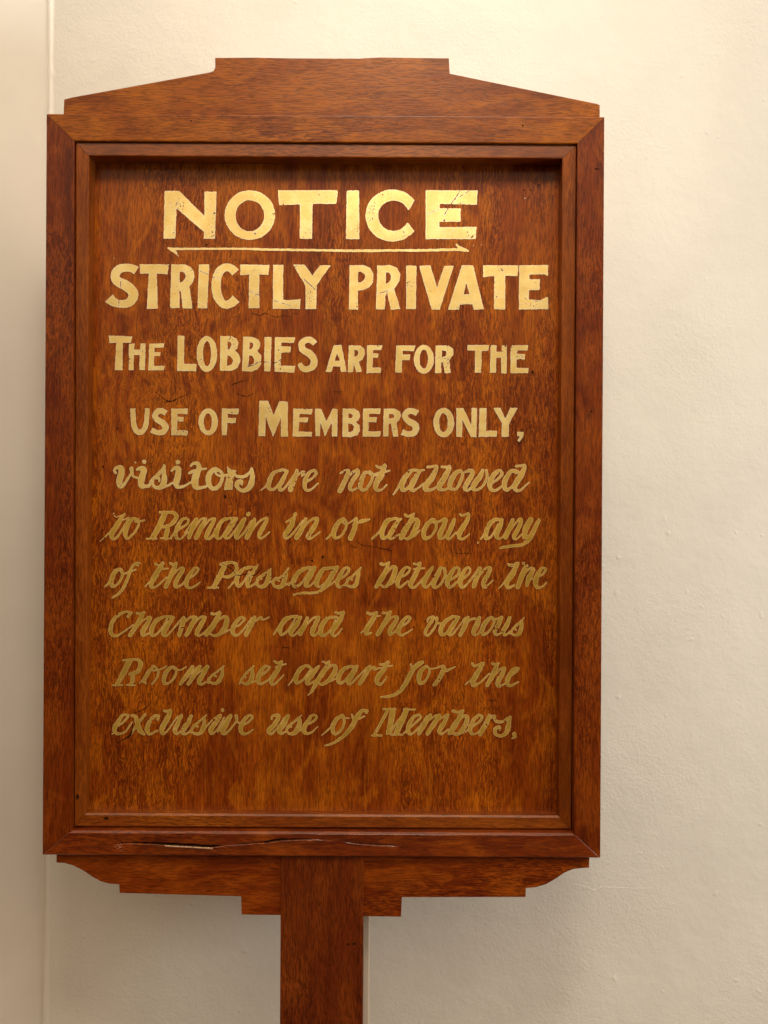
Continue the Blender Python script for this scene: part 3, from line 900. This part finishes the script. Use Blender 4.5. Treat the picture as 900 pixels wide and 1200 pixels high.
lettering('lettering', (300, 532, 628, 584), [
 (225, 530, ["s485 268 4 530 225 8 560 160 9 600 132 8 622 135 6", "s600 132 8 570 150 13 545 200 16 540 245 14 570 262 9 610 225 8 665 140 8",
             "s670 132 9 640 190 16 615 245 14 630 266 9 670 230 7 735 135 7", "s600 132 8 635 124 9 670 132 9", "s738 130 11 720 190 17 692 262 17", "s725 175 7 775 138 8 785 150 13 772 168 6",
             "s800 210 7 850 180 8 875 145 9 855 128 9 820 150 13 795 200 15 795 250 13 825 268 8 885 220 5"]),
 (375, 530, ["s145 148 6 175 130 8 200 135 13 180 190 17 140 270 17", "s165 220 7 220 150 8 260 125 9 265 150 14 230 200 15 210 245 14 225 268 8 270 245 7",
             "s345 145 9 315 145 12 290 200 16 285 250 13 315 265 9 350 225 10 370 165 9 350 135 8 345 150 6 375 165 6 410 155 6",
             "s395 95 7 420 108 9 455 95 9", "s455 95 14 430 160 21 395 220 19 395 260 13 430 265 8 470 228 5", "s380 155 6 440 140 9 490 130 6",
             "s515 298 5 545 255 8 590 170 8 640 128 9", "s640 130 13 600 175 18 575 230 19 590 268 12 640 225 8 705 130 9", "s730 125 7 700 135 12 660 200 19 640 250 16 660 270 9 710 235 7 735 215 6", "s640 128 10 670 126 10 702 136 9",
             "s758 105 9 790 100 9 820 102 10 795 165 19 745 235 19 745 265 12 790 260 8 830 235 7"]),
 (490, 530, ["s165 102 8 195 105 8 220 105 13 190 170 20 150 235 19 155 262 11 190 262 8 225 240 7", "s300 130 9 265 145 16 230 200 19 225 250 14 265 258 9 295 210 11 312 150 10 290 125 8",
             "s330 140 7 360 128 12 385 145 14 350 205 17 330 250 16 355 265 9 400 215 8", "s455 125 10 435 170 18 395 225 19 385 255 13 415 265 9 460 230 9 485 170 8 480 130 10 490 180 8 520 180 7",
             "s520 215 7 560 190 9 590 150 10 570 128 10 535 155 16 505 210 18 510 255 14 545 268 9 600 230 6", "s690 145 9 660 130 12 625 170 17 605 225 18 620 265 12 665 235 8 695 180 8",
             "s690 98 8 720 95 9 750 95 11 730 150 19 690 215 19 680 255 15 715 268 9 780 212 5", "s660 130 10 688 132 11 715 150 9"]),
], 63, 4.2, 0.16, tone=1, bold=0.6, label='gold script reading are not allowed')

lettering('lettering', (116, 596, 640, 648), [
 (115, 590, ["s110 75 8 126 92 6 150 90 3.5 182 76 5", "s185 75 8 160 110 14 120 175 19 95 220 17 105 250 9 140 230 8 190 150 7 215 100 5", "s15 265 3 70 215 6 110 170 6", "s150 126 5 180 114 5 215 98 4",
             "s280 110 8 240 110 12 205 160 17 190 215 16 210 245 9 255 205 8 285 150 7 275 110 7 265 130 6 325 118 6",
             "s435 62 8 530 65 10 550 100 15 510 150 12 450 165 9", "s470 70 19 430 160 21 385 240 17", "s342 248 6 410 246 7", "s490 165 12 485 200 17 475 245 13", "s440 245 6 515 247 6",
             "s515 235 7 560 185 9 620 150 8 635 115 8 600 108 9 565 150 13 545 210 13 555 245 11 590 240 8 630 200 6",
             "s695 110 11 665 170 16 640 240 14", "s755 110 11 720 180 16 690 242 14", "s820 110 11 780 190 16 760 235 13 780 250 8 810 230 6",
             "s610 210 6 650 150 6 690 108 7", "s675 180 5 720 115 7 755 105 9", "s735 175 5 785 115 7 820 108 9"]),
 (225, 590, ["s120 248 6 150 215 7 165 180 8", "s265 108 9 220 115 12 185 165 15 170 215 16 180 245 9 205 240 6 250 170 7 290 108 7", "s315 105 9 275 165 17 235 220 16 245 245 8 275 225 7 330 150 6 360 112 7", "s265 107 9 290 103 9 315 106 9",
             "s370 108 12 345 160 17 310 225 16 325 245 8 370 200 7 420 120 7", "s396 77 14 402 70 11", "s440 110 10 425 160 17 385 240 16",
             "s415 200 6 470 130 7 515 105 9 525 120 12 490 185 16 470 230 12 490 245 8 545 202 5",
             "s662 130 6 695 112 8 715 105 12 695 160 18 655 220 17 665 245 9 710 210 7 780 120 7", "s724 79 13 729 74 11", "s800 108 10 780 165 17 735 240 17",
             "s765 200 6 820 130 7 865 105 10 880 120 14 845 185 17 815 230 15 835 245 9 900 200 5"]),
 (370, 590, ["s75 250 6 120 205 9 160 125 8", "s195 110 12 160 135 15 130 195 17 135 240 11 175 230 8 210 175 9 215 130 8 190 108 8", "s185 125 6 215 145 6 275 110 7",
             "s285 108 12 275 170 16 245 243 18", "s265 150 7 310 130 9 320 125 14 380 112 5",
             "s395 248 7 450 195 8 490 125 9 520 108 8", "s540 108 9 500 130 14 470 185 18 470 240 14 510 225 8 570 140 7 600 108 7", "s590 112 9 550 170 17 520 225 15 530 250 8 590 215 6", "s540 108 9 562 106 10 590 112 9",
             "s630 80 11 650 90 8 690 72 8", "s685 80 10 665 130 17 620 200 20 600 243 16", "s640 190 6 690 115 9 715 125 17 700 180 19 665 235 13 640 250 8", "s610 230 7 640 250 8 690 230 7 730 190 6",
             "s830 115 13 790 140 15 760 195 17 765 245 13 810 230 9 845 175 9 840 125 9 815 110 8 830 135 6 870 125 6 900 115 6"]),
 (490, 590, ["s145 130 7 190 110 12 185 145 15 155 210 18 155 245 12 190 230 7 240 130 7", "s255 110 10 235 165 16 205 230 14 220 248 8 265 205 6",
             "s295 75 8 310 85 7 350 70 8", "s355 75 9 345 120 14 300 190 19 285 235 13 315 250 8 360 215 5",
             "s420 275 6 422 273 5", "s440 250 6 480 195 9 500 140 11 540 112 10 552 118 7", "s540 118 10 495 160 13 475 215 16 480 248 11 520 225 7 560 150 7", "s590 115 10 575 160 17 550 225 16 575 248 8 610 210 6 660 120 7", "s540 115 10 565 112 10 590 116 10",
             "s665 115 13 645 170 17 615 240 13", "s640 200 5 700 120 8 725 115 12 710 165 15 675 230 14 690 250 7 730 215 6",
             "s790 115 20 755 180 20 745 235 15", "s850 115 11 820 175 16 780 250 16 730 290 11 660 298 11 580 312 7", "s750 240 11 785 225 7"]),
], 71, 4.4, 0.19, dull=True, bold=0.5, label='gold script reading to Remain in or about any')

lettering('lettering', (118, 652, 646, 706), [
 (115, 645, ["s45 258 4 80 220 8 115 140 8", "s155 130 10 120 150 15 95 205 17 100 252 12 140 235 8 170 180 9 165 135 8 160 150 6 180 165 6 220 150 7",
             "s280 100 12 250 100 10 225 150 10 195 230 11 150 300 10 100 332 6", "s290 90 9 265 92 10", "s195 160 6 265 135 6",
             "s405 95 9 428 104 6 458 90 5", "s455 92 12 420 150 19 380 220 17 375 260 10 415 250 7 480 190 6", "s330 255 4 385 200 8", "s440 130 7 490 128 6",
             "s508 90 9 525 98 8 550 90 9", "s545 100 13 520 160 17 475 256 14", "s500 200 6 555 140 8 595 125 11 590 150 13 550 215 16 545 255 11 590 240 7 620 200 6",
             "s630 205 6 680 170 8 705 130 8 680 125 9 645 170 14 620 225 16 635 262 10 675 255 7 718 222 4"]),
 (240, 645, ["s110 100 7 130 92 10 190 85 9 220 100 12 220 145 13 170 185 11 120 180 7", "s140 105 17 110 170 19 65 255 16", "s20 262 6 95 262 6",
             "s165 265 4 210 215 7 230 170 7", "s310 120 11 260 140 13 225 200 16 235 250 12 275 220 8 315 150 8", "s370 105 7 340 150 13 305 215 17 305 255 10 350 235 7 385 190 7", "s310 120 9 335 118 9 360 120 7",
             "s370 240 8 370 205 11 400 180 11 450 145 7 470 122 5", "s455 140 8 450 190 17 425 245 15 385 255 10 365 230 10 380 200 8 400 200 7",
             "s440 230 7 475 215 7 545 180 8 590 125 6", "s575 145 9 565 195 16 540 250 15 500 255 11 478 225 10 500 195 9 520 215 7", "s555 245 7 610 225 6",
             "s590 245 5 640 180 8 690 125 9", "s700 130 12 655 160 14 625 215 17 635 255 11 680 230 8 740 140 7", "s775 120 10 745 170 17 710 240 15 735 250 8 790 200 7 830 130 7", "s700 128 10 735 122 10 772 124 9"]),
 (370, 645, ["s155 115 9 125 165 15 80 235 15 30 285 9 -20 298 8 -100 300 8 -160 312 5", "s100 125 10 50 135 13 18 190 17 5 235 15 30 255 8 70 225 7 115 150 7", "s100 124 10 125 122 10 152 120 9", "s40 285 6 110 235 7 150 205 7",
             "s165 205 7 215 170 8 235 130 9 205 125 9 175 170 15 150 225 15 165 258 9 205 240 7", "s215 245 8 225 205 10 255 185 8 290 150 7 320 120 5",
             "s305 140 9 295 190 14 280 245 14 240 255 9 215 230 9 235 200 7 255 205 7",
             "s460 95 11 480 100 8 515 85 8", "s510 95 10 490 150 16 455 210 18 425 256 13", "s480 185 7 530 120 9 560 125 16 545 185 17 510 240 12 485 255 8", "s455 240 8 490 255 8 560 215 6",
             "s585 195 7 640 165 8 662 130 8 635 120 9 600 160 15 575 220 16 590 258 9 650 215 7", "s690 92 7 705 98 7 735 85 7", "s735 92 9 720 130 15 690 190 18 665 240 16 690 262 8 735 220 7 820 120 8",
             "s690 130 6 765 125 5", "s820 120 11 790 165 16 760 225 17 770 258 10 810 230 7 870 135 8"]),
 (500, 645, ["s100 120 11 77 170 17 47 230 17 60 262 9 100 235 8 130 170 8 125 125 10 135 185 8 160 190 6", "s170 205 7 215 175 9 228 130 9 200 122 9 170 165 16 145 225 17 165 260 10 220 215 7",
             "s245 205 8 295 165 8 305 130 8 280 125 10 250 170 16 235 225 17 255 260 10 310 205 7", "s375 125 13 355 180 18 330 256 13", "s350 205 6 405 135 8 445 122 10 435 160 15 400 225 17 410 260 9 465 210 4", "s315 200 6 365 125 7",
             "s575 100 9 600 105 10 640 90 9", "s640 92 13 605 160 19 565 220 17 570 262 11 615 245 7", "s505 268 3 560 210 7 610 140 7", "s680 90 8 700 95 8", "s700 108 14 675 165 19 640 256 16",
             "s660 200 6 720 130 8 750 135 13 720 190 17 705 245 12", "s740 200 6 810 170 8 835 135 9 810 125 9 775 180 17 765 230 17 780 262 10 820 250 7 840 225 4"]),
], 81, 4.4, 0.185, dull=True, bold=0.5, label='gold script reading of the Passages between the')

lettering('lettering', (122, 708, 624, 756), [
 (120, 705, ["s205 78 8 180 105 9 190 75 7 150 75 9 95 110 12 62 165 14 60 215 14 85 242 10 130 225 7 215 165 6",
             "s245 80 10 265 85 8 295 75 9", "s285 85 14 250 150 17 195 236 15", "s235 185 6 290 130 7 335 112 12 320 150 15 285 210 17 290 240 10 330 220 6",
             "s425 110 11 385 130 14 350 180 16 345 230 14 380 230 8 430 170 7 460 110 7", "s500 110 10 465 160 16 430 220 16 455 238 8 500 190 6 565 112 7", "s425 108 10 460 105 9 498 110 9",
             "s575 115 13 560 170 17 540 236 14", "s655 112 13 625 170 17 590 236 13", "s720 112 13 690 170 17 665 220 15 680 240 8 720 215 7 755 180 6", "s560 165 6 610 115 8 650 108 9", "s640 160 6 690 110 8 720 108 9",
             "x545 186 4 590 178 4", "s770 85 10 790 88 8 825 72 8", "s825 80 12 800 130 17 770 180 18 730 233 14", "s790 160 6 845 108 9 875 120 16 865 175 17 825 225 12 790 240 8", "s755 225 7 800 240 8 900 195 5"]),
 (225, 705, ["s275 190 6 330 165 7 370 125 8 345 110 9 310 145 14 285 200 16 305 238 10 345 215 7 420 115 6", "s440 110 12 415 165 17 380 233 15", "s425 150 6 470 120 8 485 112 10 500 128 6 540 110 4",
             "s575 230 6 610 180 8 650 120 8 690 108 8", "s690 112 10 645 145 13 620 195 14 630 232 10 675 200 7 730 112 7", "s765 108 9 735 160 17 695 215 16 715 238 8 760 195 6 815 112 7", "s690 108 9 725 104 10 762 110 9",
             "s810 115 11 790 170 17 760 230 13", "s780 190 6 850 118 8 885 110 11"]),
 (370, 705, ["s20 112 13 -5 165 16 -25 215 16 -10 238 8 30 205 7", "s115 110 9 85 115 12 45 165 17 35 220 16 60 238 9 110 190 7 140 130 7", "s140 75 9 165 82 8 195 72 9", "s195 78 10 170 130 16 125 195 17 115 230 11 140 240 7 185 190 5", "s115 109 9 140 110 10 165 122 8",
             "s365 80 10 385 88 9 430 75 8", "s425 80 11 400 130 17 360 190 17 355 228 11 390 220 7", "s318 220 4 365 180 7", "s400 105 7 455 100 5",
             "s470 78 9 490 82 8 525 72 9", "s520 80 12 490 140 17 435 230 14", "s465 185 6 530 115 7 570 108 10 565 135 13 525 195 17 525 232 9 565 205 7",
             "s590 180 6 640 150 8 665 115 8 640 108 9 605 150 15 580 205 16 600 235 9 640 220 6 680 192 4"]),
 (480, 705, ["s125 140 6 130 120 8 160 108 10 165 120 12 130 175 10 110 215 12 125 238 8 160 205 8 190 150 8 190 115 10 195 150 8 225 150 6",
             "s295 110 11 250 140 14 220 190 17 225 232 12 265 215 8 310 140 7", "s345 112 11 310 160 16 275 215 16 295 235 8 335 190 6 390 115 7", "s295 108 10 320 106 10 342 113 10", "s410 112 13 390 165 18 355 236 13", "s385 160 7 430 125 9 460 120 9",
             "s490 115 12 475 160 18 450 210 16 470 235 8 520 180 7", "s570 110 11 535 145 16 510 195 16 520 232 10 565 200 8 595 140 8 580 110 8", "s585 125 7 640 115 7",
             "s645 112 12 625 160 16 600 205 15 610 235 8 650 205 7 690 130 6", "s705 112 11 685 160 16 655 215 15 675 235 8 705 210 7",
             "s705 225 6 730 185 9 770 150 8 805 112 4", "s790 135 8 785 185 14 765 228 13 735 235 8 715 215 8 730 190 7 748 198 6"]),
], 91, 4.4, 0.185, dull=True, bold=0.5, label='dull gold script reading Chamber and the various')

lettering('lettering', (126, 768, 616, 822), [
 (125, 765, ["s115 52 7 215 48 9 240 75 15 220 130 14 160 150 8", "s160 62 19 120 140 19 75 220 14", "s42 228 6 110 226 6", "s180 155 12 185 190 15 170 222 11", "s140 225 6 200 228 6",
             "s330 95 10 295 135 12 265 190 14 275 215 5", "s345 100 8 365 130 7 350 180 7 320 218 6", "s330 125 6 380 115 5 420 95 5", "s230 215 4 262 185 6",
             "s460 100 10 430 120 14 405 170 15 405 210 13 440 210 8 480 165 8 490 115 8 465 95 7", "s475 115 5 520 120 5 560 98 5",
             "s605 98 13 570 150 17 520 218 12", "s655 98 13 620 150 17 575 218 12", "s710 98 13 680 145 16 650 200 15 665 222 8 700 205 6", "s590 145 6 650 95 8", "s640 145 6 705 95 8",
             "s715 210 6 735 165 8 780 130 7 825 92 4", "s815 105 8 810 155 13 785 205 13 745 215 8 715 190 8 745 158 7 770 165 6"]),
 (270, 765, ["s65 215 5 95 165 8 130 125 8 165 92 5", "s150 110 9 155 160 15 130 210 14 95 215 8 75 190 8 100 165 7 110 175 5", "s140 212 7 190 195 6",
             "s205 165 6 250 135 8 275 100 8 245 95 9 215 130 14 195 185 17 210 218 10 260 195 6 285 165 5", "s310 60 7 330 72 8 360 58 7", "s360 65 10 340 110 15 300 170 17 285 205 13 310 220 8 375 155 5", "s320 100 7 390 78 5",
             "s408 228 4 445 180 7 480 115 8 520 92 8", "s520 95 10 480 130 14 460 180 16 470 212 11 520 180 8 570 110 7", "s620 95 10 580 145 17 540 200 16 550 220 8 600 195 7", "s520 92 9 548 94 10 580 122 8",
             "s650 62 7 670 72 7 695 60 7", "s695 65 9 670 110 16 610 200 16 575 265 10 545 298 5", "s650 150 6 700 95 8 735 90 11 735 130 17 700 185 15 650 220 11 625 215 7", "s700 200 7 745 180 6"]),
 (360, 765, ["s290 98 11 250 120 14 220 170 17 225 212 11 270 190 8 330 110 7", "s350 95 11 325 140 16 290 200 15 305 220 8 350 175 6 430 95 6", "s290 96 9 315 96 10 345 104 9", "s440 98 12 410 150 16 370 216 13", "s425 135 6 465 100 8 475 115 10 500 110 6",
             "s515 80 8 535 82 9 570 62 8", "s570 65 10 540 115 16 495 175 17 490 210 12 520 220 8 558 170 5", "s500 110 5 600 90 5",
             "s728 80 6 740 105 10", "s810 68 12 770 85 13 735 130 16 700 200 16 650 270 13 580 305 10 515 310 4", "s745 120 7 800 80 7",
             "s840 95 10 805 120 15 785 170 17 795 215 11 835 190 8 860 130 8 845 95 8", "s860 115 6 900 108 6"]),
 (470, 765, ["s250 105 6 295 92 8", "s300 100 12 280 160 16 235 226 13", "s275 150 6 310 115 8 320 125 10 378 98 4",
             "s500 75 10 520 92 9 580 70 8", "s578 75 10 550 120 16 510 190 19 510 228 12 560 205 7 620 145 6", "s450 225 4 500 180 8",
             "s640 75 8 660 80 9 685 75 8", "s675 85 12 655 135 18 605 228 13", "s630 190 6 690 120 8 725 108 12 710 150 16 680 205 17 690 235 10 740 210 6",
             "s760 165 7 800 140 8 825 110 9 790 115 11 760 160 16 745 205 15 765 232 10 825 205 5"]),
], 101, 4.4, 0.185, dull=True, bold=0.5, label='dull gold script reading Rooms set apart for the')

lettering('lettering', (126, 824, 612, 878), [
 (125, 820, ["s40 240 5 60 225 7", "s70 190 6 125 150 8 150 110 9 115 108 9 80 155 15 55 205 16 75 238 9 130 225 6 180 155 6",
             "s180 110 10 205 120 13 215 160 17 235 215 17 265 242 8", "s270 105 10 225 160 9 175 235 8", "s360 135 11 365 112 9 335 115 11 300 160 14 285 210 16 305 242 9 360 215 7",
             "s400 75 7 420 82 8 450 72 10", "s450 80 13 425 135 18 390 200 18 395 238 10 430 215 6 500 115 6", "s525 112 12 500 165 15 480 215 16 500 240 8 540 195 7 590 115 7", "s595 115 12 570 165 17 535 220 16 555 242 8 595 215 7",
             "s590 230 7 610 185 8 650 155 8 700 108 5", "s685 125 9 685 180 15 660 232 14 620 238 9 595 215 8 625 180 7 640 190 6", "s670 225 7 740 145 6",
             "s760 130 6 800 108 9 780 145 14 735 205 18 740 238 9 780 205 6 830 120 6", "s815 72 12 815 64 8"]),
 (230, 820, ["s240 112 13 215 165 17 185 215 18 200 240 9 245 200 7 285 145 8 280 112 11 290 155 7 315 165 6", "s150 225 6 200 150 6 235 112 7",
             "s310 190 6 370 155 8 395 120 8 370 110 9 335 145 14 312 200 16 330 240 10 370 230 7 400 208 4",
             "s530 135 7 535 115 8 570 108 11 580 125 13 545 180 17 510 215 16 525 240 8 570 200 7 620 125 6", "s645 112 12 620 165 17 585 215 16 600 238 8 640 215 6",
             "s630 225 7 650 185 9 700 145 8 740 108 4", "s725 125 9 725 175 16 695 230 15 655 238 9 635 210 8 660 185 7 668 190 6", "s710 225 7 755 200 6",
             "s760 185 6 825 150 8 845 118 8 815 108 9 785 150 14 755 205 17 775 238 10 815 225 7 852 190 4"]),
 (370, 820, ["s42 250 4 100 200 7", "s185 110 12 145 140 14 118 190 16 130 240 11 170 220 9 200 165 9 195 115 9", "s185 125 6 235 130 5", "s355 88 11 360 75 9 325 78 12 290 120 17 250 195 16 190 260 12 120 305 9 65 322 5", "s255 105 8 275 140 9 345 115 6",
             "s475 65 7 560 65 8", "s505 75 11 460 160 10 415 240 10", "s395 250 8 460 250 8", "s540 78 20 530 150 20 505 235 11", "s640 75 11 580 150 9 515 235 9", "s635 75 19 605 150 21 565 235 17", "s620 68 8 700 68 6", "s530 245 7 610 245 7",
             "s620 235 6 680 180 8 735 130 8 730 108 8 690 120 11 655 175 15 650 225 13 675 240 8 730 190 6 780 115 6"]),
 (470, 820, ["s205 108 12 165 170 17 125 238 13", "s270 110 12 230 170 17 185 238 13", "s330 110 11 300 165 15 270 215 15 285 240 8 330 210 6", "s170 155 6 250 108 8", "s240 155 6 320 105 8",
             "s365 78 10 400 88 9 435 75 8", "s430 82 12 405 135 17 370 190 20 340 236 12", "s390 170 7 440 115 9 465 125 14 450 180 17 410 235 12 380 245 8", "s360 235 8 440 230 7 490 190 6",
             "s500 190 6 555 150 8 570 120 9 540 112 10 505 150 13 485 205 15 500 240 9 545 225 6 600 140 6", "s620 110 12 600 165 16 555 243 13", "s600 150 6 650 112 9 660 125 9",
             "s650 120 9 670 150 11 715 152 10 765 120 9", "s765 122 11 755 180 17 740 230 16 700 255 11 665 240 12 660 205 12 690 190 11 695 212 6",
             "s795 240 14 800 258 11 780 272 5"]),
], 111, 4.4, 0.185, dull=True, bold=0.5, label='dull gold script reading exclusive use of Members.')
